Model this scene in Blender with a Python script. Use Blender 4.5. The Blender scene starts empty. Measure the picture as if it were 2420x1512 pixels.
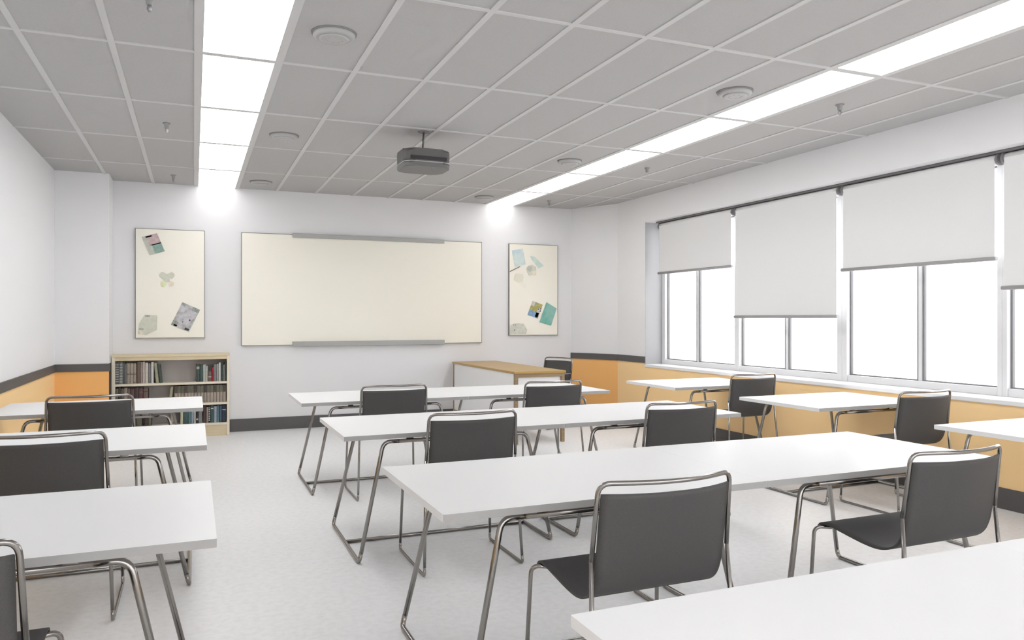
import bpy, bmesh, math, random
from mathutils import Vector, Matrix
random.seed(4)
SC = bpy.context.scene
COL = SC.collection
PI = math.pi

# ------------------------------------------------------------------ materials
def mat(name, col, rough=0.6, metal=0.0, spec=0.5, coat=0.0, noise=None, bump=None):
    m = bpy.data.materials.new(name); m.use_nodes = True
    nt = m.node_tree; b = nt.nodes['Principled BSDF']
    b.inputs['Base Color'].default_value = (*col, 1)
    b.inputs['Roughness'].default_value = rough
    b.inputs['Metallic'].default_value = metal
    b.inputs['Specular IOR Level'].default_value = spec
    b.inputs['Coat Weight'].default_value = coat
    if noise:
        sc, amt = noise
        tc = nt.nodes.new('ShaderNodeTexCoord'); n = nt.nodes.new('ShaderNodeTexNoise')
        n.inputs['Scale'].default_value = sc; n.inputs['Detail'].default_value = 3
        nt.links.new(tc.outputs['Object'], n.inputs['Vector'])
        r = nt.nodes.new('ShaderNodeValToRGB')
        r.color_ramp.elements[0].position = .3; r.color_ramp.elements[1].position = .7
        r.color_ramp.elements[0].color = (*[max(0, c*(1-amt)) for c in col], 1)
        r.color_ramp.elements[1].color = (*[min(1, c*(1+amt)) for c in col], 1)
        nt.links.new(n.outputs['Fac'], r.inputs['Fac']); nt.links.new(r.outputs['Color'], b.inputs['Base Color'])
    if bump:
        sc, st = bump
        tc = nt.nodes.new('ShaderNodeTexCoord'); n = nt.nodes.new('ShaderNodeTexNoise')
        n.inputs['Scale'].default_value = sc
        bp = nt.nodes.new('ShaderNodeBump'); bp.inputs['Strength'].default_value = st; bp.inputs['Distance'].default_value = .002
        nt.links.new(tc.outputs['Object'], n.inputs['Vector']); nt.links.new(n.outputs['Fac'], bp.inputs['Height'])
        nt.links.new(bp.outputs['Normal'], b.inputs['Normal'])
    return m

def emis(name, col, s):
    m = bpy.data.materials.new(name); m.use_nodes = True
    b = m.node_tree.nodes['Principled BSDF']
    b.inputs['Base Color'].default_value = (.9, .9, .9, 1)
    b.inputs['Emission Color'].default_value = (*col, 1); b.inputs['Emission Strength'].default_value = s
    return m

def wall_mat(name, orange=True, paint=(1.0, .70, .35), white=(.85, .85, .86)):
    """white paint above, orange wainscot paint below z = 0.86"""
    m = mat(name, white, .55, bump=(60, .05))
    nt = m.node_tree; b = nt.nodes['Principled BSDF']
    if orange:
        tc = nt.nodes.new('ShaderNodeTexCoord'); sp = nt.nodes.new('ShaderNodeSeparateXYZ')
        nt.links.new(tc.outputs['Object'], sp.inputs[0])
        lt = nt.nodes.new('ShaderNodeMath'); lt.operation = 'LESS_THAN'; lt.inputs[1].default_value = .86
        nt.links.new(sp.outputs['Z'], lt.inputs[0])
        mx = nt.nodes.new('ShaderNodeMix'); mx.data_type = 'RGBA'
        mx.inputs[6].default_value = (*white, 1); mx.inputs[7].default_value = (*paint, 1)
        nt.links.new(lt.outputs[0], mx.inputs[0]); nt.links.new(mx.outputs[2], b.inputs['Base Color'])
    return m

def floor_mat():
    m = mat('vinyl_floor', (.70, .69, .69), .38)
    nt = m.node_tree; b = nt.nodes['Principled BSDF']
    tc = nt.nodes.new('ShaderNodeTexCoord')
    n = nt.nodes.new('ShaderNodeTexNoise'); n.inputs['Scale'].default_value = 28; n.inputs['Detail'].default_value = 6
    r = nt.nodes.new('ShaderNodeValToRGB')
    r.color_ramp.elements[0].position = .3; r.color_ramp.elements[0].color = (.80, .80, .805, 1)
    r.color_ramp.elements[1].position = .6; r.color_ramp.elements[1].color = (.86, .86, .865, 1)
    v = nt.nodes.new('ShaderNodeTexVoronoi'); v.inputs['Scale'].default_value = 17
    lt = nt.nodes.new('ShaderNodeMath'); lt.operation = 'LESS_THAN'; lt.inputs[1].default_value = .06
    mx = nt.nodes.new('ShaderNodeMix'); mx.data_type = 'RGBA'; mx.inputs[7].default_value = (.70, .69, .69, 1)
    nt.links.new(tc.outputs['Object'], n.inputs['Vector']); nt.links.new(tc.outputs['Object'], v.inputs['Vector'])
    nt.links.new(n.outputs['Fac'], r.inputs['Fac']); nt.links.new(v.outputs['Distance'], lt.inputs[0])
    nt.links.new(lt.outputs[0], mx.inputs[0]); nt.links.new(r.outputs['Color'], mx.inputs[6])
    nt.links.new(mx.outputs[2], b.inputs['Base Color'])
    return m

def wood_mat(name, a, bcol, rough=.45, scale=(2, 30, 30)):
    m = mat(name, a, rough)
    nt = m.node_tree; b = nt.nodes['Principled BSDF']
    tc = nt.nodes.new('ShaderNodeTexCoord'); mp = nt.nodes.new('ShaderNodeMapping')
    mp.inputs['Scale'].default_value = scale
    n = nt.nodes.new('ShaderNodeTexNoise'); n.inputs['Scale'].default_value = 1.5; n.inputs['Detail'].default_value = 5
    r = nt.nodes.new('ShaderNodeValToRGB')
    r.color_ramp.elements[0].position = .35; r.color_ramp.elements[0].color = (*a, 1)
    r.color_ramp.elements[1].position = .65; r.color_ramp.elements[1].color = (*bcol, 1)
    nt.links.new(tc.outputs['Object'], mp.inputs['Vector']); nt.links.new(mp.outputs[0], n.inputs['Vector'])
    nt.links.new(n.outputs['Fac'], r.inputs['Fac']); nt.links.new(r.outputs['Color'], b.inputs['Base Color'])
    return m

def blotch_mat(name, cols, scale=9, seed=0.0):
    """printed sheet: soft patches of the given colours"""
    m = mat(name, cols[0], .5)
    nt = m.node_tree; b = nt.nodes['Principled BSDF']
    tc = nt.nodes.new('ShaderNodeTexCoord'); mp = nt.nodes.new('ShaderNodeMapping')
    mp.inputs['Location'].default_value = (seed, seed*1.7, seed*.3)
    n = nt.nodes.new('ShaderNodeTexNoise'); n.inputs['Scale'].default_value = scale; n.inputs['Detail'].default_value = 3
    r = nt.nodes.new('ShaderNodeValToRGB')
    el = r.color_ramp.elements
    k = len(cols)
    el[0].position = .32; el[0].color = (*cols[0], 1)
    el[1].position = .68; el[1].color = (*cols[-1], 1)
    for i in range(1, k-1):
        e = el.new(.32 + .36*i/(k-1)); e.color = (*cols[i], 1)
    nt.links.new(tc.outputs['Object'], mp.inputs['Vector']); nt.links.new(mp.outputs[0], n.inputs['Vector'])
    nt.links.new(n.outputs['Fac'], r.inputs['Fac']); nt.links.new(r.outputs['Color'], b.inputs['Base Color'])
    return m

WALL = wall_mat('painted_wall_wainscot')  # orange paler than the pier's, with haze glow painted in
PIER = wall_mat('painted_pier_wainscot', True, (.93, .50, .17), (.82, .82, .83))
WALLW = wall_mat('painted_wall_white', False, white=(.78, .775, .785))
FLOOR = floor_mat()
TILE = mat('ceiling_tile', (.50, .494, .494), .9, noise=(120, .03))
TBAR = mat('ceiling_grid_bar', (.64, .635, .635), .6)
DARK = mat('dark_grey_rubber_trim', (.105, .10, .10), .5)
WHITE = mat('white_laminate', (.89, .89, .895), .36, spec=.2)
WSHADE = mat('shaded_edge_white', (.40, .395, .39), .5)  # white tabletop edge, darkened to paint in its shade
CHROME = mat('chrome_tube', (.33, .315, .30), .2, 1.0)
SEATM = mat('grey_fabric_shell', (.078, .075, .075), .6, spec=.35, noise=(400, .12))
BOARD = mat('cream_glass_board', (.88, .85, .75), .25)
ALU = mat('brushed_aluminium', (.40, .40, .385), .5, .3)
EDGE = mat('thin_dark_edge', (.25, .24, .23), .5)
FRAMEW = mat('white_window_frame', (.72, .72, .73), .45)
GASKET = mat('grey_gasket', (.20, .20, .21), .5)
SILLM = mat('white_sill', (.85, .85, .86), .35)
FABRIC = mat('roller_blind_fabric', (.77, .77, .77), .85, noise=(300, .02))
HEM = mat('grey_hem_bar', (.33, .32, .32), .5)
BRKT = mat('dark_blind_bracket', (.19, .18, .185), .5)
DIFF = emis('glowing_diffuser', (1, 1, 1), 4.6)
DIFFE = emis('glowing_diffuser_end', (1, 1, 1), 1.9)
PLAST = mat('white_plastic', (.46, .455, .455), .5)
RINGSHADE = mat('painted_ring_shadow', (.28, .27, .27), .6)
PROJ = mat('projector_dark_plastic', (.125, .12, .118), .5)
PROJB = mat('projector_belly_plastic', (.17, .165, .165), .5)
BLACK = mat('black_plastic', (.03, .03, .03), .5)
DWOOD = wood_mat('oak_desk_top', (.40, .25, .07), (.52, .33, .11), .35)
DWOODL = wood_mat('oak_desk_leg', (.30, .21, .12), (.38, .27, .15), .5)
SHELFW = wood_mat('pale_maple', (.66, .55, .36), (.72, .62, .43), .5, (2, 2, 20))
SHELFE = mat('pale_maple_edge', (.78, .71, .58), .5)
SHELFB = mat('bookcase_back', (.52, .49, .48), .7)
GREY_P = mat('sprinkler_metal', (.33, .33, .33), .4, .5)

def glass():
    m = bpy.data.materials.new('window_glass'); m.use_nodes = True
    nt = m.node_tree; nt.nodes.remove(nt.nodes['Principled BSDF'])
    out = nt.nodes['Material Output']
    t = nt.nodes.new('ShaderNodeBsdfTransparent'); g = nt.nodes.new('ShaderNodeBsdfGlossy'); g.inputs['Roughness'].default_value = .02
    mx = nt.nodes.new('ShaderNodeMixShader')
    mx.inputs[0].default_value = .04; nt.links.new(t.outputs[0], mx.inputs[1]); nt.links.new(g.outputs[0], mx.inputs[2])
    nt.links.new(mx.outputs[0], out.inputs['Surface'])
    return m
GLASS = glass()

# ------------------------------------------------------------------ geometry helpers
def box(bm, x0, x1, y0, y1, z0, z1, bev=0, mi=0):
    vs = [bm.verts.new((x, y, z)) for x in (x0, x1) for y in (y0, y1) for z in (z0, z1)]
    fs = [bm.faces.new([vs[i] for i in f]) for f in ((0, 1, 3, 2), (4, 6, 7, 5), (0, 4, 5, 1), (2, 3, 7, 6), (0, 2, 6, 4), (1, 5, 7, 3))]
    for f in fs: f.material_index = mi
    if bev:
        es = list({e for f in fs for e in f.edges})
        bmesh.ops.bevel(bm, geom=es, offset=bev, segments=2, affect='EDGES', profile=.5)
    return vs

def fillet(pts, r, n=6):
    pts = [Vector(p) for p in pts]
    if r <= 0: return pts
    out = [pts[0]]
    for i in range(1, len(pts)-1):
        a, b, c = pts[i-1], pts[i], pts[i+1]
        u, v = (a-b), (c-b)
        ang = u.angle(v)
        if ang > PI-.25:
            out.append(b); continue
        d = min(r, .48*u.length, .48*v.length)
        p0, p1 = b+u.normalized()*d, b+v.normalized()*d
        for k in range(n+1):
            t = k/n
            out.append(p0*(1-t)**2 + b*2*t*(1-t) + p1*t*t)
    out.append(pts[-1])
    return out

def tube(bm, pts, r, fil=0, seg=12, mi=0, cap=True):
    P = fillet(pts, fil)
    t0 = (P[1]-P[0]).normalized()
    nrm = t0.orthogonal().normalized()
    rings = []
    prev = t0
    for i, p in enumerate(P):
        if i == 0: t = t0
        elif i == len(P)-1: t = (P[-1]-P[-2]).normalized()
        else: t = ((P[i+1]-p).normalized()+(p-P[i-1]).normalized()).normalized()
        q = prev.rotation_difference(t); nrm = (q @ nrm).normalized(); prev = t
        bn = t.cross(nrm)
        rings.append([bm.verts.new(p + (nrm*math.cos(2*PI*k/seg)+bn*math.sin(2*PI*k/seg))*r) for k in range(seg)])
    for a, b in zip(rings, rings[1:]):
        for k in range(seg):
            f = bm.faces.new((a[k], a[(k+1) % seg], b[(k+1) % seg], b[k])); f.smooth = True; f.material_index = mi
    if cap:
        for rg, rev in ((rings[0], True), (rings[-1], False)):
            f = bm.faces.new(rg[::-1] if rev else rg); f.material_index = mi

def lathe(bm, prof, cx=0, cy=0, seg=32, mi=0):
    rings = [[bm.verts.new((cx+r*math.cos(2*PI*k/seg), cy+r*math.sin(2*PI*k/seg), z)) for k in range(seg)] for r, z in prof]
    for a, b in zip(rings, rings[1:]):
        for k in range(seg):
            f = bm.faces.new((a[k], a[(k+1) % seg], b[(k+1) % seg], b[k])); f.smooth = True; f.material_index = mi
    bm.faces.new(rings[0][::-1]).material_index = mi; bm.faces.new(rings[-1]).material_index = mi

def sheet(bm, fn, nu, nv, th, mi=0):
    """a thin bent sheet; fn(u, v) -> Vector, thickness th"""
    G = [[Vector(fn(i/nu, j/nv)) for j in range(nv+1)] for i in range(nu+1)]
    def nor(i, j):
        a = G[min(i+1, nu)][j]-G[max(i-1, 0)][j]; b = G[i][min(j+1, nv)]-G[i][max(j-1, 0)]
        return a.cross(b).normalized()
    A = [[bm.verts.new(G[i][j]+nor(i, j)*th/2) for j in range(nv+1)] for i in range(nu+1)]
    B = [[bm.verts.new(G[i][j]-nor(i, j)*th/2) for j in range(nv+1)] for i in range(nu+1)]
    for i in range(nu):
        for j in range(nv):
            f = bm.faces.new((A[i][j], A[i+1][j], A[i+1][j+1], A[i][j+1])); f.smooth = True; f.material_index = mi
            f = bm.faces.new((B[i][j], B[i][j+1], B[i+1][j+1], B[i+1][j])); f.smooth = True; f.material_index = mi
    for i in range(nu):
        bm.faces.new((A[i][0], B[i][0], B[i+1][0], A[i+1][0])); bm.faces.new((A[i+1][nv], B[i+1][nv], B[i][nv], A[i][nv]))
    for j in range(nv):
        bm.faces.new((A[0][j+1], B[0][j+1], B[0][j], A[0][j])); bm.faces.new((A[nu][j], B[nu][j], B[nu][j+1], A[nu][j+1]))

def prism(bm, pts, axis, a0, a1, bev=0, mi=0):
    """polygon pts (2D) extruded along axis from a0 to a1"""
    def v(p, a):
        if axis == 'z': return (p[0], p[1], a)
        if axis == 'y': return (p[0], a, p[1])
        return (a, p[0], p[1])
    A = [bm.verts.new(v(p, a0)) for p in pts]; B = [bm.verts.new(v(p, a1)) for p in pts]
    n = len(pts)
    fs = [bm.faces.new(A[::-1]), bm.faces.new(B)]
    for k in range(n): fs.append(bm.faces.new((A[k], A[(k+1) % n], B[(k+1) % n], B[k])))
    for f in fs: f.material_index = mi
    if bev:
        bmesh.ops.bevel(bm, geom=list({e for f in fs[:2] for e in f.edges}), offset=bev, segments=2, affect='EDGES', profile=.5)

def rrect(x0, x1, y0, y1, r, n=5):
    out = []
    for cx, cy, a in ((x1-r, y1-r, 0), (x0+r, y1-r, 90), (x0+r, y0+r, 180), (x1-r, y0+r, 270)):
        for k in range(n+1):
            t = math.radians(a+90*k/n); out.append((cx+r*math.cos(t), cy+r*math.sin(t)))
    return out

def obj(name, bm, mats, parent=None, loc=None):
    bmesh.ops.recalc_face_normals(bm, faces=bm.faces[:])
    me = bpy.data.meshes.new(name); bm.to_mesh(me); bm.free()
    for m in (mats if isinstance(mats, (list, tuple)) else [mats]): me.materials.append(m)
    o = bpy.data.objects.new(name, me); COL.objects.link(o)
    if parent: o.parent = parent
    if loc: o.location = loc
    return o
NB = bmesh.new

def tag(o, label, cat, group=None):
    o['label'] = label; o['category'] = cat
    if group: o['group'] = group
    return o
def thing(name, label, cat, loc=(0, 0, 0), rz=0, group=None):
    o = bpy.data.objects.new(name, None); COL.objects.link(o); o.empty_display_size = .1
    o.location = loc; o.rotation_euler = (0, 0, rz)
    return tag(o, label, cat, group)
def struct(o):
    o['kind'] = 'structure'; return o
def dup(root, loc, rz, label, group=None):
    r = root.copy(); COL.objects.link(r); r.location = loc; r.rotation_euler = (0, 0, rz); r['label'] = label
    if group: r['group'] = group
    for ch in list(root.children):
        c = ch.copy(); COL.objects.link(c); c.parent = r
        for g in list(ch.children):
            d = g.copy(); COL.objects.link(d); d.parent = c
    return r

# ------------------------------------------------------------------ room shell
XL, XR, YB, YF, H = -1.40, 5.50, 10.0, -1.5, 3.02
PLx, PLy = -.873, 9.55       # left pier
PRx, PRy = 5.147, 9.26       # right corner is cut off by a diagonal wall face
WY0, WY1, WZ0, WZ1 = 2.36, 8.55, .80, 2.672
bm = NB(); box(bm, XL-.2, XR+.6, YF-.2, YB+.2, -.1, 0); struct(obj('floor', bm, FLOOR))
bm = NB(); box(bm, XL-.2, XR+.6, YF-.2, YB+.2, H, H+.1); struct(obj('ceiling', bm, TILE))
bm = NB(); box(bm, XL-.2, XR+.6, YB, YB+.2, 0, H); struct(obj('wall_back', bm, WALLW))
bm = NB(); box(bm, XL-.2, XR+.6, YF-.2, YF, 0, H); struct(obj('wall_front', bm, WALLW))
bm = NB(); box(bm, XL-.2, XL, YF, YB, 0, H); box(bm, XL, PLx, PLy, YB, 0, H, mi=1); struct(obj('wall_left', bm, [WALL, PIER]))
bm = NB()
box(bm, XR, XR+.6, YF, YB, 0, WZ0-.035); box(bm, XR, XR+.6, YF, YB, WZ1, H)
box(bm, XR, XR+.6, WY1, YB, WZ0-.035, WZ1); box(bm, XR, XR+.6, YF, WY0, WZ0-.035, WZ1)
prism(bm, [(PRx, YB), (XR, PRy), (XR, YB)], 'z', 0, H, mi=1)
struct(obj('wall_right', bm, [WALL, PIER]))

T = .012
BYF = 9.735
def trim(name, boxes, m, diag=None):
    bm = NB()
    for b in boxes: box(bm, *b, bev=.002)
    if diag:
        dx, dy = XR-PRx, PRy-YB; L = math.hypot(dx, dy); nx, ny = dy/L*T, -dx/L*T
        prism(bm, [(PRx, YB), (XR, PRy), (XR+nx, PRy+ny), (PRx+nx, YB+ny)], 'z', *diag)
    return struct(obj(name, bm, m))
trim('baseboard_left', [(XL, XL+T, YF, PLy, 0, .155), (XL, PLx+T, PLy-T, PLy, 0, .155)], DARK)
trim('baseboard_back', [(.41, PRx, YB-T, YB, 0, .155)], DARK)
trim('baseboard_right', [(XR-T, XR, YF, PRy, 0, .155)], DARK, (0, .155))
trim('trim_1', [(XL, XL+T, YF, PLy, .815, .90), (XL, PLx+T, PLy-T, PLy, .815, .90)], DARK)
trim('trim_2', [(XR-T, XR, WY1, PRy, .815, .90)], DARK, (.815, .90))
# window sill board
bm = NB(); box(bm, XR-.012, 5.78, WY0, WY1, WZ0-.035, WZ0, bev=.004); struct(obj('trim_3', bm, SILLM))
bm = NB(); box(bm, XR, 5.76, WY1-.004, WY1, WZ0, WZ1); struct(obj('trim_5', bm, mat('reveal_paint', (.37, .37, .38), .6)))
bm = NB(); box(bm, PLx, PLx+.005, PLy, BYF, 0, .90); struct(obj('gap_shade_sheet', bm, mat('painted_gap_shadow', (.035, .025, .02), .6)))  # added dark sheet paints the shadow in the gap beside the bookcase

# ceiling grid bars
GX = [-.915, -.445, .025, .497, .97, 1.447, 1.925, 2.40, 2.872, 3.335, 3.795, 4.235, 4.71, 5.19]
GY = [-1.32, -.06, 1.20, 2.455, 3.715, 4.975, 6.245, 7.50, 8.815]
bm = NB()
for x in GX:
    w = .023 if x in (.025, .497, 3.795, 4.235) else .018
    box(bm, x-w, x+w, YF, YB, H-.006, H)
for y in GY: box(bm, XL, XR, y-.015, y+.015, H-.0062, H)
for y in GY:
    for xa, xb in ((.047, .476), (3.817, 4.214)): box(bm, xa, xb, y-.0225, y+.0225, H-.0066, H)
struct(obj('trim_4', bm, TBAR))

# ------------------------------------------------------------------ ceiling lights
ORD = ['nearest the back wall', 'second from the back wall', 'third from the back wall', 'fourth from the back wall', 'fifth from the back wall', 'sixth from the back wall']
for (xa, xb, side, n) in ((.047, .476, 'left strip beside the round speakers', 5), (3.817, 4.214, 'right strip near the windows', 6)):
    ys = [10.0] + GY[::-1]
    for i in range(n):
        y1, y0 = ys[i]-(.0 if i == 0 else .023), ys[i+1]+.023
        L = y1-y0
        short = 'left' if xa < 1 else 'right'
        t = thing('ceiling_light', 'flat glowing ceiling panel in the %s light strip, %s' % (short, ORD[i]), 'ceiling light', (xa, y0, H-.0062), 0,
                  'ceiling light panels of the %s strip' % short)
        W = xb-xa
        bm = NB(); box(bm, .003, W-.003, .003, L-.003, .001, .0035); obj('diffuser', bm, DIFFE if i == 0 else DIFF, t)
        bm = NB()
        box(bm, 0, .005, 0, L, 0, .008); box(bm, W-.005, W, 0, L, 0, .008)
        box(bm, .005, W-.005, 0, .005, 0, .008); box(bm, .005, W-.005, L-.005, L, 0, .008)
        obj('frame', bm, TBAR, t)

# ------------------------------------------------------------------ ceiling speakers, sprinklers, projector
def speaker(x, y, lab):
    t = thing('ceiling_speaker', lab, 'speaker', (x, y, H), 0, 'round ceiling speakers')
    bm = NB(); lathe(bm, [(.118, 0), (.118, -.018), (.11, -.028), (.100, -.030)]); obj('housing', bm, PLAST, t)
    bm = NB(); lathe(bm, [(.085, -.0295), (.085, -.036), (.07, -.038)])
    for k in range(8):
        a = k*PI/4; box(bm, -.003+.045*math.cos(a), .003+.045*math.cos(a), -.003+.045*math.sin(a), .003+.045*math.sin(a), -.040, -.038)
    obj('grille', bm, PLAST, t)
    bm = NB(); lathe(bm, [(.127, 0), (.127, -.006), (.123, -.008)]); obj('shadow_ring', bm, RINGSHADE, t)  # dark ring paints the shadow edge around the speaker
for x, y, l in ((.735, 4.36, 'round white ceiling speaker by the left light strip, nearest the viewer'),
                (.735, 6.95, 'round white ceiling speaker by the left light strip, middle of three'),
                (.735, 9.42, 'round white ceiling speaker by the left light strip, nearest the back wall'),
                (3.56, 4.37, 'round white ceiling speaker by the right light strip, nearest the viewer'),
                (3.555, 6.94, 'round white ceiling speaker by the right light strip, middle of three'),
                (3.555, 9.43, 'round white ceiling speaker by the right light strip, nearest the back wall')):
    speaker(x, y, l)
def sprinkler(x, y, lab, white):
    t = thing('sprinkler_head', lab, 'sprinkler', (x, y, H), 0, 'small ceiling sprinkler heads')
    bm = NB(); lathe(bm, [(.030, 0), (.030, -.006), (.019, -.010), (.016, -.042), (.010, -.046)], seg=20); obj('collar', bm, GREY_P, t)
    bm = NB(); lathe(bm, [(.007, -.045), (.012, -.052), (.013, -.066), (.008, -.076), (.003, -.079)], seg=16)
    obj('bulb', bm, PLAST if white else GREY_P, t)
for x, y, l, w in ((-.206, 4.22, 'small grey ceiling sprinkler left of the left light strip, nearest the viewer', False),
                (-.208, 6.90, 'small ceiling sprinkler with white tip left of the left light strip', True),
                (-.212, 9.36, 'small grey ceiling sprinkler left of the left light strip, nearest the back wall', False),
                (4.51, 4.33, 'small grey ceiling sprinkler right of the right light strip, nearest the viewer', False),
                (4.494, 6.95, 'small ceiling sprinkler with white tip right of the right light strip', True),
                (4.497, 9.40, 'small grey ceiling sprinkler right of the right light strip, nearest the back wall', False)):
    sprinkler(x, y, l, w)

t = thing('projector', 'dark grey projector hanging from the ceiling on a thin pole', 'projector', (1.84, 6.36, 2.69))
bm = NB()
lathe(bm, [(.05, .325), (.05, .33)], seg=24); 
tube(bm, [(0, .04, .16), (0, .0, .326)], .0085, seg=12)
tube(bm, [(-.05, .05, .165), (.05, .05, .165)], .008, seg=8); box(bm, -.06, .06, .02, .10, .155, .166, .002)
obj('ceiling_mount', bm, mat('mount_metal', (.20, .19, .19), .4, .6), t)
bm = NB(); prism(bm, rrect(-.205, .205, -.16, .20, .085, 7), 'z', .045, .155, .022); 
for k in range(9): box(bm, .02+k*.016, .028+k*.016, -.162, -.15, .052, .085)
body = obj('body', bm, PROJ, t)
bm = NB(); prism(bm, rrect(-.205, .205, -.16, .20, .085, 7), 'z', 0, .04, .012); obj('base_cover', bm, PROJB, t)
bm = NB(); prism(bm, rrect(-.208, .208, -.163, .203, .087, 7), 'z', .039, .046); obj('trim_ring', bm, PLAST, t)
bm = NB(); box(bm, -.16, .16, -.1625, -.15, .056, .088, .003); obj('port_recess', bm, BLACK, t)
bm = NB()
tube(bm, [(-.12, .19, .10), (-.12, .225, .10)], .032, seg=20); obj('lens', bm, BLACK, t)
bm = NB()
bm.free()
for xx in (-.10, .13):
    bm = NB(); lathe(bm, [(.022, .153), (.022, .170), (.012, .173)], xx, -.05, 16)
    obj('adjustment_dial', bm, PLAST, t)

# ------------------------------------------------------------------ windows
WIN = [(7.08, 8.48, 7.82), (5.565, 7.0, 6.28), (3.975, 5.445, 4.68), (2.43, 3.895, 3.16)]
edges = [WY1, 7.04, 5.505, 3.935, WY0]
for n, (a, b, c) in enumerate(WIN):
    hi, lo = edges[n], edges[n+1]
    bm = NB()
    zb, zt = .862, 2.60
    box(bm, 5.76, 5.86, lo, a, WZ0, WZ1, .004); box(bm, 5.76, 5.86, b, hi, WZ0, WZ1, .004)
    box(bm, 5.77, 5.86, a, b, WZ0, zb, .004); box(bm, 5.77, 5.86, a, b, zt, WZ1, .004)
    box(bm, 5.800, 5.85, c-.014, c+.022, zb, zt, .003)
    w = struct(obj('window_%d' % (n+1), bm, FRAMEW))
    for p0, p1 in ((a, c-.022), (c+.022, b)):
        bm = NB(); g = .017
        for q in ((p0, p0+g*.6, zb, zt), (p1-g, p1, zb, zt), (p0+g, p1-g, zb, zb+g*.6), (p0+g, p1-g, zt-g, zt)): box(bm, 5.80, 5.825, *q)
        sash = obj('sash', bm, GASKET, w)
        bm = NB(); box(bm, 5.81, 5.814, p0+g, p1-g, zb+g*.6, zt-g); obj('pane', bm, GLASS, sash)

# blinds
bz = [(6.945, 8.425, 1.985), (5.415, 6.905, 1.412), (3.875, 5.375, 1.847), (2.40, 3.842, 1.622)]
bl = ['white roller blind over the window farthest from the viewer, half lowered',
      'white roller blind lowered the most, over the second window from the whiteboard wall',
      'white roller blind over the third window from the whiteboard wall, half lowered',
      'white roller blind cut off by the photo edge, over the nearest window']
for (a, b, z), l in zip(bz, bl):
    L = b-a
    t = thing('roller_blind', l, 'window blind', (5.66, a, WZ1-.016), 0, 'roller blinds along the window wall')
    zz = z-(WZ1-.016)
    bm = NB(); tube(bm, [(0, .014, -.045), (0, L-.014, -.045)], .042, seg=24); obj('roller', bm, FABRIC, t)
    bm = NB(); box(bm, -.0425, -.0405, .02, L-.02, zz+.015, -.045); fab = obj('fabric', bm, FABRIC, t)
    bm = NB(); tube(bm, [(-.0415, .004, zz+.010), (-.0415, L-.004, zz+.010)], .016, seg=14); obj('hem_bar', bm, HEM, fab)
    for y in (.006, L-.006):
        bm = NB(); prism(bm, [(.04, -.003), (-.035, -.003)] + [(-.003-.052*math.cos(k*PI/10-.1), -.045-.045*math.sin(k*PI/10-.1)) for k in range(11)], 'y', y-.008, y+.008)
        obj('bracket', bm, BRKT, t)
bm = NB(); box(bm, 5.605, 5.715, 2.37, 8.46, WZ1-.018, WZ1-.002, .002)
tag(obj('blind_rail', bm, BRKT), 'thin dark rail running above all the roller blinds', 'rail')

# ------------------------------------------------------------------ boards on the back wall
def board(name, lab, cat, x0, x1, z0, z1, rails=False):
    t = thing(name, lab, cat, (x0, YB, z0))
    W, Hh = x1-x0, z1-z0
    bm = NB(); box(bm, .006, W-.006, -.034, -.012, .006, Hh-.006, .002); obj('panel', bm, BOARD, t)
    bm = NB()
    box(bm, 0, .006, -.036, 0, 0, Hh); box(bm, W-.006, W, -.036, 0, 0, Hh); box(bm, .006, W-.006, -.036, 0, 0, .006); box(bm, .006, W-.006, -.036, 0, Hh-.006, Hh)
    obj('frame', bm, EDGE, t)
    if rails:
        bm = NB(); box(bm, .612, 2.625, -.075, -.036, -.014, .048, .004); obj('marker_tray', bm, ALU, t)
        bm = NB(); box(bm, .612, 2.625, -.060, -.036, Hh-.040, Hh+.012, .004); obj('top_rail', bm, ALU, t)
    return t
board('whiteboard', 'wide cream glass whiteboard with grey tray on the back wall', 'whiteboard', .544, 3.727, 1.063, 2.473, True)
board('pin_board', 'tall narrow cream board above the bookcase, left of the whiteboard', 'notice board', -.638, .124, 1.168, 2.472)
board('pin_board', 'tall narrow cream board right of the whiteboard by the corner', 'notice board', 4.14, 4.913, 1.160, 2.472)

def paper(lab, cat, pts, m, name='paper_sheet', marks=None, y=9.963):
    """flat sheet on a board; pts are wall x, z corners"""
    cx = sum(p[0] for p in pts)/len(pts); cz = sum(p[1] for p in pts)/len(pts)
    bm = NB()
    q = [(p[0]-cx, p[1]-cz) for p in pts]
    prism(bm, q, 'y', -.0015, 0)
    mats = [m]
    if marks:
        for (poly, mm) in marks:
            if mm not in mats: mats.append(mm)
            prism(bm, [(a-cx, b-cz) for a, b in poly], 'y', -.0024, -.0015, mi=mats.index(mm))
    o = obj(name, bm, mats, loc=(cx, y, cz))
    return tag(o, lab, cat, 'paper sheets pinned on the narrow boards')
def blob(cx, cz, r, n=9, s=1.0, seed=1):
    rnd = random.Random(seed)
    return [(cx+r*s*math.cos(2*PI*k/n)*rnd.uniform(.75, 1.15), cz+r*math.sin(2*PI*k/n)*rnd.uniform(.75, 1.15)) for k in range(n)]
def quad(c, u, v, a0, a1, b0, b1):
    f = lambda a, b: (c[0]+u[0]*a+v[0]*b, c[1]+u[1]*a+v[1]*b)
    return [f(a0, b0), f(a1, b0), f(a1, b1), f(a0, b1)]
PINK = blotch_mat('print_pink', [(.42, .30, .32), (.52, .36, .38), (.58, .50, .48)], 12, 1)
PTEAL = mat('print_sage', (.25, .38, .33), .5, noise=(30, .15))
PGREY = mat('print_pale_olive', (.50, .52, .45), .5, noise=(30, .1))
LILAC = blotch_mat('print_lilac_grey', [(.34, .35, .33), (.52, .51, .53), (.60, .59, .64)], 22, 2)
SAGEG = mat('print_grey_green', (.30, .33, .30), .5, noise=(60, .3))
DOT = mat('print_dark', (.06, .06, .06), .6)
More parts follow.
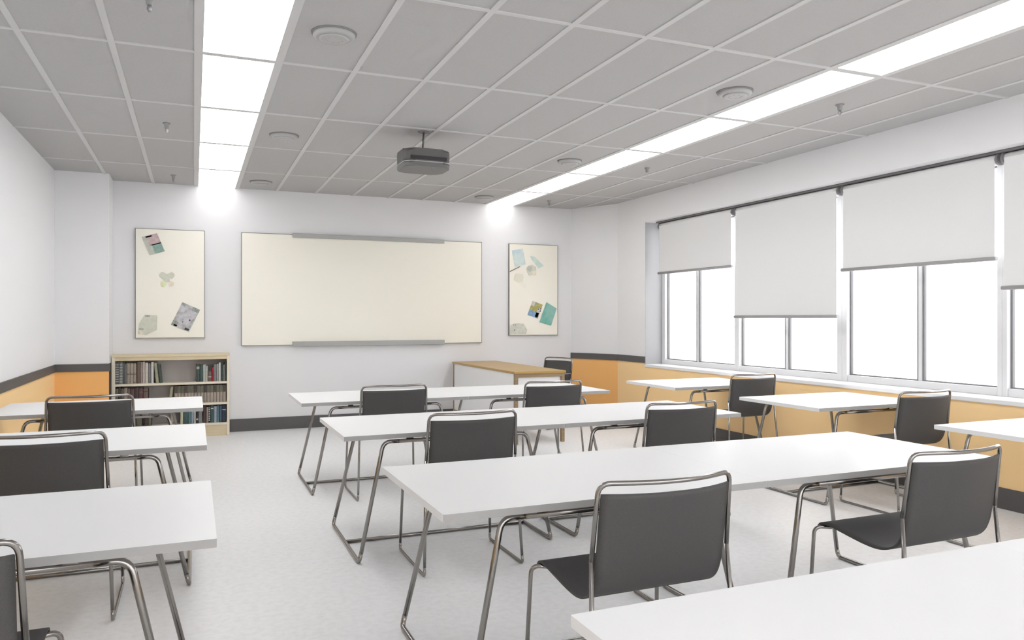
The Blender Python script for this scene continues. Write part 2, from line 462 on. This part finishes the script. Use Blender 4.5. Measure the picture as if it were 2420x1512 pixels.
FAINT = mat('print_faint_sage', (.62, .63, .53), .5, noise=(25, .06))
FAINTG = mat('print_faint_lime', (.72, .76, .45), .5, noise=(25, .06))
FAINTP = mat('print_faint_peach', (.80, .70, .58), .5, noise=(25, .05))
PBLUE = blotch_mat('print_pale_blue', [(.50, .62, .66), (.58, .68, .69), (.62, .73, .66)], 14, 3)
PMINT = blotch_mat('print_pale_mint', [(.52, .66, .60), (.62, .73, .66)], 14, 4)
PTL = blotch_mat('print_teal', [(.14, .44, .36), (.22, .50, .42), (.30, .52, .46)], 9, 5)
POLV = mat('print_olive', (.42, .38, .13), .5, noise=(40, .25))
PBL = mat('print_sky_blue', (.22, .38, .58), .5, noise=(30, .2))
PGR = mat('print_light_grey', (.55, .56, .55), .5, noise=(50, .15))

c, u, v = (-.568, 2.367), (.163, .052), (.086, -.213)
paper('pink and sage green photo pinned at the top of the left narrow board', 'photo', quad(c, u, v, 0, 1, 0, 1), PGREY, 'photo_print', [
    (quad(c, u, v, .25, 1, 0, .55), PINK), (quad(c, u, v, .38, 1, .5, 1), PTEAL), (quad(c, u, v, .22, .62, .03, .1), DOT)])
c, u, v = (-.127, 1.599), (.198, -.091), (-.126, -.270)
paper('lilac grey photo pinned at the lower right of the left narrow board', 'photo', quad(c, u, v, 0, 1, 0, 1), LILAC, 'photo_print', [
    (quad(c, u, v, 0, .2, 0, .1), SAGEG), (quad(c, u, v, .62, 1, .0, .16), SAGEG), (quad(c, u, v, 0, .3, .8, 1), SAGEG), (quad(c, u, v, .12, .3, .92, .98), DOT),
    (quad(c, u, v, .72, .95, .88, .97), DOT), (quad(c, u, v, .72, .80, .52, .58), DOT), (quad(c, u, v, .45, .5, .70, .74), DOT)])
paper('faint four petal paper cutout in the middle of the left narrow board', 'paper cutout', blob(-.295, 1.865, .035, seed=3), FAINT, 'paper_cutout', [
    (blob(-.335, 1.915, .045, seed=4), FAINT), (blob(-.250, 1.918, .038, seed=5), FAINT), (blob(-.335, 1.815, .036, seed=6), FAINTG), (blob(-.25, 1.82, .035, seed=7), FAINTP)])
paper('faint pale sheet with small marks at lower left of the left narrow board', 'paper', [(-.600, 1.34), (-.535, 1.45), (-.40, 1.44), (-.405, 1.27), (-.52, 1.205), (-.61, 1.22)], FAINT, 'paper_sheet', [
    (quad((-.53, 1.425), (.05, 0), (0, .014), 0, 1, 0, 1), SAGEG), (quad((-.60, 1.272), (.05, 0), (0, .012), 0, 1, 0, 1), SAGEG), (blob(-.57, 1.235, .02, seed=2), FAINTP)])
paper('pale blue sheet at the top left of the right narrow board', 'paper', [(4.18, 2.372), (4.351, 2.408), (4.397, 2.179), (4.226, 2.144)], PBLUE)
paper('small tilted pale mint sheet beside the pale blue sheet', 'paper', [(4.464, 2.302), (4.531, 2.298), (4.686, 2.168), (4.598, 2.129)], PMINT, 'paper_sheet', [
    (quad((4.50, 2.27), (.04, -.03), (-.01, -.02), 0, 1, 0, 1), PBLUE)])
paper('faint sage paper cutout under the mint sheet', 'paper cutout', blob(4.485, 2.095, .085, seed=11), FAINT, 'paper_cutout', [
    (blob(4.46, 2.12, .045, seed=12), PGREY), (blob(4.53, 2.06, .04, seed=13), FAINTP)])
paper('very faint cream cutout below the thin dark line', 'paper cutout', blob(4.29, 1.985, .07, s=1.3, seed=14), mat('print_cream', (.74, .72, .60), .5), 'paper_cutout')
bm = NB(); tube(bm, [(4.149, 9.958, 2.072), (4.305, 9.958, 2.146)], .004, seg=8)
tag(obj('pen_line', bm, DOT), 'thin dark slanted pen line at the left edge of the right narrow board', 'pen line')  # pen line on the board, drawn as a thin tube
c, u, v = (4.504, 1.656), (.162, -.053), (-.08, -.20)
paper('olive and blue photo at the lower right of the right narrow board', 'photo', quad(c, u, v, 0, 1, 0, 1), POLV, 'photo_print', [
    (quad(c, u, v, 0, .95, .62, 1), PBL), (quad(c, u, v, .0, .3, .0, .3), PGR), (quad(c, u, v, .68, 1, .3, .95), PGR),
    (blob(4.60, 1.535, .010, seed=21), DOT), (blob(4.635, 1.545, .009, seed=22), DOT), (blob(4.625, 1.512, .011, seed=23), DOT)])
paper('teal sheet overlapping the olive and blue photo', 'paper', [(4.727, 1.64), (4.891, 1.549), (4.80, 1.30), (4.612, 1.351)], PTL, y=9.9605)
paper('pale grey torn sheet at the lower left of the right narrow board', 'paper', [(4.15, 1.30), (4.22, 1.335), (4.36, 1.33), (4.42, 1.24), (4.40, 1.18), (4.15, 1.175)], mat('print_pale_grey', (.62, .63, .55), .5, noise=(20, .1)), 'paper_sheet', [
    (blob(4.21, 1.312, .007, seed=31), DOT), (blob(4.24, 1.310, .007, seed=32), DOT), (blob(4.225, 1.238, .009, seed=33), DOT)])

# ------------------------------------------------------------------ tables
TT = .735
def make_table(W, D=.90):
    t = thing('classroom_table', '', 'table')
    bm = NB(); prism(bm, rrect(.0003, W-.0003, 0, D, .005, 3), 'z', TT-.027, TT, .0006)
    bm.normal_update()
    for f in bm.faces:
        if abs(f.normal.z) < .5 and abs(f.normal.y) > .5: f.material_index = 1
    obj('tabletop', bm, [WHITE, WSHADE], t)
    r = .0118
    ins, top = .10, .275
    for s in (0, 1):
        X = (lambda x: x) if s == 0 else (lambda x: W-x)
        for y0, y1 in ((.02, .065), (.885, .835)):
            bm = NB()
            tube(bm, [(X(ins), y0, .06), (X(top-.035), y1, TT-.053), (X(top+.06), y1, TT-.053)], r, .05)
            obj('leg', bm, CHROME, t)
        bm = NB()
        tube(bm, [(X(ins), .02, .062), (X(ins-.012), .02, r), (X(ins-.012), .885, r), (X(ins), .885, .062)], r, .035)
        obj('floor_runner', bm, CHROME, t)
    for y in (.065, .835):
        bm = NB(); tube(bm, [(top+.055, y, TT-.053), (W-top-.055, y, TT-.053)], r)
        for x in (top+.12, W-top-.12): box(bm, x-.02, x+.02, y-.009, y+.009, TT-.046, TT-.0265)
        obj('rail', bm, CHROME, t)
    bm = NB(); tube(bm, [(ins-.012, .452, r), (W-ins+.012, .452, r)], r*.95); obj('stretcher', bm, CHROME, t)
    return t
ROWN = ['first row from the whiteboard', 'second row from the whiteboard', 'third row from the whiteboard', 'fourth row from the whiteboard']
ROWY = [6.125, 4.30, 2.46, .62]
ROWF = [7.03, 5.215, 3.36, 1.52]
tw = make_table(1.39); used = False
def place(first, flag, x, y, lab, grp):
    if not flag:
        first.location = (x, y, 0); first['label'] = lab; first['group'] = grp; return first
    return dup(first, (x, y, 0), 0, lab, grp)
k = 0
for i in range(4):
    for j, nm in enumerate(('left', 'right')):
        place(tw, k > 0, .78+1.39*j, ROWY[i], 'long white chrome-legged table, %s half of the centre pair, %s' % (nm, ROWN[i]), 'tables of the centre block'); k += 1
for i in range(3):
    dup(tw, (-1.325, ROWY[i], 0), 0, 'white chrome-legged table against the left wall, %s' % ROWN[i], 'tables by the left wall')
tr = make_table(1.19)
for i in range(3):
    place(tr, i > 0, 4.28, ROWY[i], 'white chrome-legged table below the windows, %s' % ROWN[i], 'tables by the window wall')

# ------------------------------------------------------------------ chairs
PROF = [(0.0, .842), (.012, .76), (.024, .67), (.034, .60), (.044, .555), (.062, .515), (.09, .488), (.13, .470), (.18, .463), (.25, .468), (.33, .480), (.40, .491), (.445, .494), (.468, .490), (.482, .476)]
def prof(t, a, b):
    s = a+(b-a)*t; i = min(int(s), len(PROF)-2); f = s-i
    # Catmull-Rom for a smooth curve
    g = lambda n: PROF[max(0, min(len(PROF)-1, n))]
    p0, p1, p2, p3 = g(i-1), g(i), g(i+1), g(i+2)
    return tuple(.5*((2*p1[q])+(-p0[q]+p2[q])*f+(2*p0[q]-5*p1[q]+4*p2[q]-p3[q])*f*f+(-p0[q]+3*p1[q]-3*p2[q]+p3[q])*f**3) for q in (0, 1))
HW = .249
def shell_pt(a, b):
    def fn(u, v):
        y, z = prof(v, a, b); x = (2*u-1)*HW
        bow = .060*max(0, min(1, (z-.50)/.34))
        return (x, y-bow*(1-(2*u-1)**2), z)
    return fn
def make_chair(name='classroom_chair', arms=False):
    t = thing(name, '', 'chair')
    bm = NB(); sheet(bm, shell_pt(0, 6.0), 16, 22, .008); obj('backrest', bm, SEATM, t)
    bm = NB(); sheet(bm, shell_pt(6.0, len(PROF)-1), 16, 26, .008); obj('seat', bm, SEATM, t)
    r = .0082
    bow = lambda x: -.064*(1-(x/.257)**2)
    bm = NB()
    xs = [-.175+.35*k/14 for k in range(15)]
    tube(bm, [(-.266, .030, .62), (-.257, 0, .877)] + [(x, bow(x), .879) for x in xs] + [(.257, 0, .877), (.266, .030, .62)], r, .045)
    obj('back_frame', bm, CHROME, t)
    for s in (-1, 1):
        bm = NB(); tube(bm, [(s*.266, .030, .622), (s*.288, -.018, .05)], r); obj('leg', bm, CHROME, t)
        bm = NB(); tube(bm, [(s*.290, .497, .05), (s*.277, .475, .478), (s*.215, .440, .476)], r, .035); obj('leg', bm, CHROME, t)
        bm = NB(); tube(bm, [(s*.288, -.018, .052), (s*.290, -.022, r), (s*.290, .50, r), (s*.290, .497, .052)], r, .03); obj('floor_runner', bm, CHROME, t)
        if arms:
            bm = NB(); tube(bm, [(s*.262, .02, .69), (s*.30, .10, .69), (s*.30, .38, .69), (s*.283, .44, .47)], r, .05); obj('armrest', bm, CHROME, t)
    bm = NB(); tube(bm, [(-.22, .442, .476), (.22, .442, .476)], r)
    obj('seat_rail', bm, CHROME, t)
    return t
ch = make_chair()
P = 'grey chrome-framed chair, '
CH = [(1.44, 2.11, 'left seat of the centre block, third row from the whiteboard'),
      (2.82, 2.11, 'right seat of the centre block, third row from the whiteboard'),
      (1.44, 3.985, 'left seat of the centre block, second row from the whiteboard'),
      (2.815, 3.955, 'right seat of the centre block, second row from the whiteboard'),
      (1.45, 5.83, 'left seat of the centre block, first row from the whiteboard'),
      (2.77, 5.70, 'right seat of the centre block, first row from the whiteboard'),
      (4.845, 5.68, 'at the window side table, first row from the whiteboard'),
      (4.865, 3.885, 'at the window side table, second row from the whiteboard'),
      (-.645, 5.83, 'at the left wall table, first row from the whiteboard'),
      (-.635, 3.97, 'at the left wall table, second row from the whiteboard'),
      (-.640, 2.11, 'at the left wall table, third row from the whiteboard')]
for i, (x, y, l) in enumerate(CH):
    place(ch, i > 0, x, y, P+l, 'classroom chairs facing the whiteboard')

# ------------------------------------------------------------------ teacher's desk and chair
t = thing('teacher_desk', 'white desk with oak top and legs in front of the whiteboard', 'desk', (3.27, 7.72, 0))
bm = NB(); box(bm, 0, .64, 0, 2.2, .785, .812, .003); obj('desktop', bm, DWOOD, t)
for x in (.012, .588):
    for y in (.012, 2.148):
        bm = NB(); box(bm, x, x+.04, y, y+.04, 0, .785, .002); obj('leg', bm, DWOODL, t)
bm = NB(); box(bm, .052, .588, .014, .034, .745, .785, .001); box(bm, .052, .588, 2.16, 2.18, .745, .785, .001); obj('apron', bm, DWOODL, t)
bm = NB(); box(bm, .016, .034, .054, 2.146, .16, .783, .001); obj('side_panel', bm, WHITE, t)
bm = NB(); box(bm, .054, .586, .036, .052, .20, .745, .001); obj('end_panel', bm, WHITE, t)
tc = make_chair('teacher_armchair', True)
tc.location = (4.47, 9.05, 0); tc.rotation_euler = (0, 0, math.radians(108))
tag(tc, 'dark grey chrome armchair turned sideways behind the oak-topped desk', 'chair')

# ------------------------------------------------------------------ bookcase and books
BX, BY, BW, BD, BH = -.866, 9.74, 1.262, .255, .985
t = thing('bookcase', 'low pale wood bookcase with three shelves of books beside the left pier', 'bookcase', (BX, BY, 0))
bm = NB(); box(bm, 0, .036, 0, BD, 0, BH-.03, .002); obj('side_panel', bm, SHELFE, t)
bm = NB(); box(bm, BW-.028, BW, 0, BD, 0, BH-.03, .002); obj('side_panel', bm, SHELFE, t)
bm = NB(); box(bm, -.004, BW+.004, -.006, BD, BH-.03, BH, .002); obj('top_board', bm, SHELFW, t)
bm = NB(); box(bm, .036, BW-.028, .004, .022, .915, BH-.03, .001); obj('fascia', bm, SHELFW, t)
SZ = [.622, .372, .128]
for z in SZ:
    bm = NB(); box(bm, .036, BW-.028, .003, BD-.012, z, z+.026, .002); obj('shelf', bm, SHELFE, t)
bm = NB(); box(bm, .036, BW-.028, .012, .03, 0, .128, .001); obj('plinth', bm, SHELFW, t)
bm = NB(); box(bm, .036, BW-.028, BD-.012, BD-.002, .02, BH-.03); obj('back_panel', bm, SHELFB, t)
# shadow between bookcase and pier is painted by the dark sheet there
K = {'charcoal': (.13, .13, .13), 'grey': (.25, .25, .245), 'tan': (.42, .32, .22), 'brown': (.20, .12, .085), 'dusty pink': (.48, .33, .30), 'cream': (.66, .55, .48),
     'pale cream': (.70, .62, .52), 'white': (.70, .68, .66), 'yellow green': (.40, .40, .22), 'dark green': (.05, .10, .075), 'light grey': (.45, .47, .44),
     'red': (.42, .02, .05), 'olive': (.16, .15, .08), 'dark red': (.17, .06, .055), 'beige': (.45, .36, .26), 'dark teal': (.04, .13, .12), 'teal': (.07, .22, .26),
     'black': (.03, .03, .03), 'light blue': (.30, .43, .55), 'dark blue': (.05, .12, .22), 'navy': (.03, .06, .13), 'deep brown': (.09, .05, .045), 'mint': (.55, .66, .58), 'yellow': (.62, .60, .36)}
BM = {}
def bmat(c):
    if c not in BM:
        v = K[c]; g = sum(v)/3; k = v if c == 'red' else tuple((g+(q-g)*.62)*.85 for q in v)
        BM[c] = mat('book_'+c.replace(' ', '_'), k, .6, noise=(60, .12))
    return BM[c]
PAGE = mat('book_pages', (.70, .66, .55), .8)
def book(s0, s1, z, h, col, depth=.16, tilt=0, band=None, y0=.03, lab='', grp='', boards=None):
    """s0, s1: distance from the bookcase's left side; spine faces the room"""
    w = s1-s0-.0012
    bm = NB()
    c = .0022
    box(bm, 0, w, .006, depth-.004, .003, h-.003, mi=1)                 # page block
    box(bm, 0, c, .004, depth, 0, h); box(bm, w-c, w, .004, depth, 0, h)  # boards
    prism(bm, [(0, .006), (w*.12, .001), (w*.5, -.0015), (w*.88, .001), (w, .006)], 'z', 0, h)
    ms = [bmat(col), PAGE]
    if band:
        ms.append(bmat(band[0]) if band[0] in K else band[0])
        for a, b in band[1]: box(bm, w*.06, w*.94, -.0028, .003, h*a, h*b, mi=2)
    o = obj('book', bm, ms, loc=(BX+s0, BY+y0, z))
    if tilt:
        o.rotation_euler = (0, tilt, 0)
    tag(o, lab, 'book', grp)
    return o
F = .000687
def S(zx): return (zx-165)*F
Q = .00079
rows = [
 ('top', SZ[0]+.0262, [
  (220, 275, .25, 'charcoal', 0, ('light grey', [(.1+.11*q, .14+.11*q) for q in range(8)])), (276, 330, .252, 'grey', 0, ('light grey', [(.08+.13*q, .13+.13*q) for q in range(7)])),
  (331, 360, .245, 'charcoal', 0, None), (361, 389, .235, 'grey', 0, None),
  (390, 438, .238, 'tan', 0, ('brown', [(.44, .49)])), (439, 487, .238, 'beige', 0, ('brown', [(.44, .49)])), (488, 535, .236, 'tan', 0, ('brown', [(.44, .49), (.05, .08)])),
  (541, 598, .25, 'brown', 0, None), (599, 629, .248, 'dusty pink', 0, None), (630, 664, .252, 'cream', 0, None), (666, 712, .240, 'pale cream', 0, None),
  (714, 756, .232, 'grey', 0, None), (758, 798, .248, 'white', 0, None), (832, 882, .235, 'yellow green', -.10, None), (892, 935, .215, 'dark green', -.12, None),
  (1468, 1520, .21, 'dark green', 0, ('light grey', [(.72, .86)])), (1521, 1569, .20, 'dark teal', 0, None), (1571, 1620, .205, 'light grey', 0, None), (1622, 1648, .185, 'mint', 0, ('yellow', [(.1, .6)])),
  (1652, 1715, .12, 'brown', 0, ('white', [(.42, .50)])), (1722, 1746, .17, 'red', 0, None), (1748, 1796, .205, 'grey', 0, None), (1798, 1826, .21, 'light grey', 0, None), (1828, 1862, .225, 'white', 0, None),
  (1866, 1900, .215, 'dark green', 0, None), (1902, 1932, .20, 'grey', 0, None), (1934, 1954, .225, 'dark teal', 0, None)]),
 ('middle', SZ[1]+.0262, [
  (222, 262, .20, 'olive', 0, None), (264, 300, .21, 'deep brown', 0, None), (302, 345, .20, 'olive', 0, ('tan', [(.1, .2)])), (347, 400, .205, 'tan', 0, None), (402, 440, .20, 'brown', 0, None),
  (442, 505, .19, 'dark red', 0, None), (507, 570, .20, 'deep brown', 0, None), (572, 635, .195, 'dark red', 0, ('brown', [(.7, .8)])), (637, 718, .19, 'brown', 0, ('deep brown', [(.80, .84)])),
  (1022, 1066, .205, 'yellow green', .13, None)]
  + [(1120+51.8*q, 1120+51.8*q+50.5, .205, 'beige', 0, ('olive' if q % 3 else 'deep brown', [(.60, .985)])) for q in range(16)]),
 ('bottom', SZ[2]+.0262, [
  (230, 300, .19, 'brown', 0, None), (302, 360, .20, 'tan', 0, None), (540, 620, .20, 'olive', 0, None), (655, 715, .205, 'deep brown', 0, None), (717, 765, .20, 'olive', 0, None),
  (1060, 1108, .205, 'tan', 0, None), (1212, 1258, .215, 'yellow', 0, None), (1262, 1338, .21, 'dark teal', 0, ('light grey', [(.82, .88)])), (1340, 1384, .20, 'teal', 0, None), (1386, 1428, .205, 'light blue', 0, None),
  (1430, 1458, .215, 'white', 0, None), (1460, 1500, .20, 'black', 0, ('light grey', [(.2, .3)])), (1502, 1560, .205, 'grey', 0, None), (1578, 1625, .20, 'deep brown', 0, None), (1628, 1660, .19, 'tan', 0, None),
  (1662, 1692, .21, 'black', 0, ('white', [(.12+.1*q, .17+.1*q) for q in range(8)])), (1696, 1748, .205, 'dark teal', 0, ('mint', [(.8, .86)])), (1750, 1798, .195, 'light blue', 0, None), (1800, 1838, .205, 'teal', 0, None),
  (1840, 1880, .20, 'dark blue', 0, None), (1882, 1950, .205, 'navy', 0, ('mint', [(.7, .76)]))]),
]
for sname, z, L in rows:
    for i, (a, b, h, c, tl, band) in enumerate(L):
        if sname == 'middle' and i >= 10:
            q = i-10
            lab = 'beige and dark two-tone book in the matching set on the middle shelf'
            grp = 'matching two-tone set on the middle shelf, ' + ('olive tops' if q % 3 else 'brown tops')
            lab = ('beige book with %s upper spine in the matching set on the middle shelf' % ('olive' if q % 3 else 'dark brown'))
        else:
            prev = L[i-1][3] if i and a-L[i-1][1] < 40 else None
            nxt = L[i+1][3] if i+1 < len(L) and L[i+1][0]-b < 40 else None
            size = 'leaning ' if tl else ('short ' if h < .16 else '')
            side = 'left end' if a < 700 else ('middle' if a < 1300 else 'right end')
            if prev and nxt and prev.count(' ')+nxt.count(' ') > 1: nxt = None
            if prev and nxt: where = 'between the %s and %s ones' % (prev, nxt)
            elif nxt: where = 'just left of the %s one' % nxt
            elif prev: where = 'just right of the %s one' % prev
            else: where = 'standing alone'
            lab = '%s%s book at %s of %s shelf, %s' % (size, c, side, sname, where)
            grp = 'books on the %s shelf' % sname
        s0, s1 = S(a), S(b)
        h = min(h, (.915 if sname == 'top' else (SZ[0] if sname == 'middle' else SZ[1]))-z-.008)
        o = book(s0, s1, z, h, c, depth=.15+random.uniform(-.012, .02), tilt=0, band=band, y0=.03+random.uniform(0, .014), lab=lab, grp=grp)
        if tl:   # leaning: pivot on the lower corner so it rests on the shelf
            w = s1-s0
            o.rotation_euler = (0, tl, 0)
            if tl < 0: pass
            o.location.z = z + (abs(math.sin(tl))*w if tl > 0 else 0)

# ------------------------------------------------------------------ light and world
w = bpy.data.worlds.new('overcast_sky'); SC.world = w; w.use_nodes = True
bg = w.node_tree.nodes['Background']; bg.inputs['Color'].default_value = (.97, .98, 1, 1); bg.inputs['Strength'].default_value = 2.1
def area(name, loc, rot, sx, sy, energy, col=(1, 1, 1)):
    l = bpy.data.lights.new(name, 'AREA'); l.shape = 'RECTANGLE'; l.size = sx; l.size_y = sy; l.energy = energy; l.color = col
    o = bpy.data.objects.new(name, l); COL.objects.link(o); o.location = loc; o.rotation_euler = rot
    return o
pt = area('window_portal', (5.95, 5.45, 1.73), (0, math.radians(90), 0), 1.85, 6.2, 1)
pt.data.cycles.is_portal = True
area('ceiling_lamp_left', (.26, .1, 2.99), (0, 0, 0), .42, 3.0, 5)
area('ceiling_lamp_right', (4.0, .3, 2.99), (0, 0, 0), .42, 3.2, 5)
area('room_fill', (2.0, -1.3, 1.6), (math.radians(90), 0, 0), 6.0, 2.4, 62)

# ------------------------------------------------------------------ camera
F_PX = 1791.0
cam = bpy.data.cameras.new('camera'); co = bpy.data.objects.new('camera', cam); COL.objects.link(co)
cam.sensor_width = 36; cam.lens = F_PX/2420*36; cam.shift_y = -3/2420
cam.clip_start = .05
co.location = (0, 0, 1.40); co.rotation_euler = (PI/2, 0, -math.atan(752/F_PX))
SC.camera = co
SC.view_settings.view_transform = 'Standard'; SC.view_settings.look = 'None'
SC.view_settings.exposure = 0.80; SC.view_settings.gamma = 1.0
SC.cycles.max_bounces = 6; SC.cycles.diffuse_bounces = 4; SC.cycles.glossy_bounces = 3; SC.cycles.transparent_max_bounces = 8
SC.cycles.use_denoising = True; SC.cycles.use_adaptive_sampling = True; SC.cycles.adaptive_threshold = .09; SC.cycles.adaptive_min_samples = 12; SC.cycles.sample_clamp_indirect = 8.0
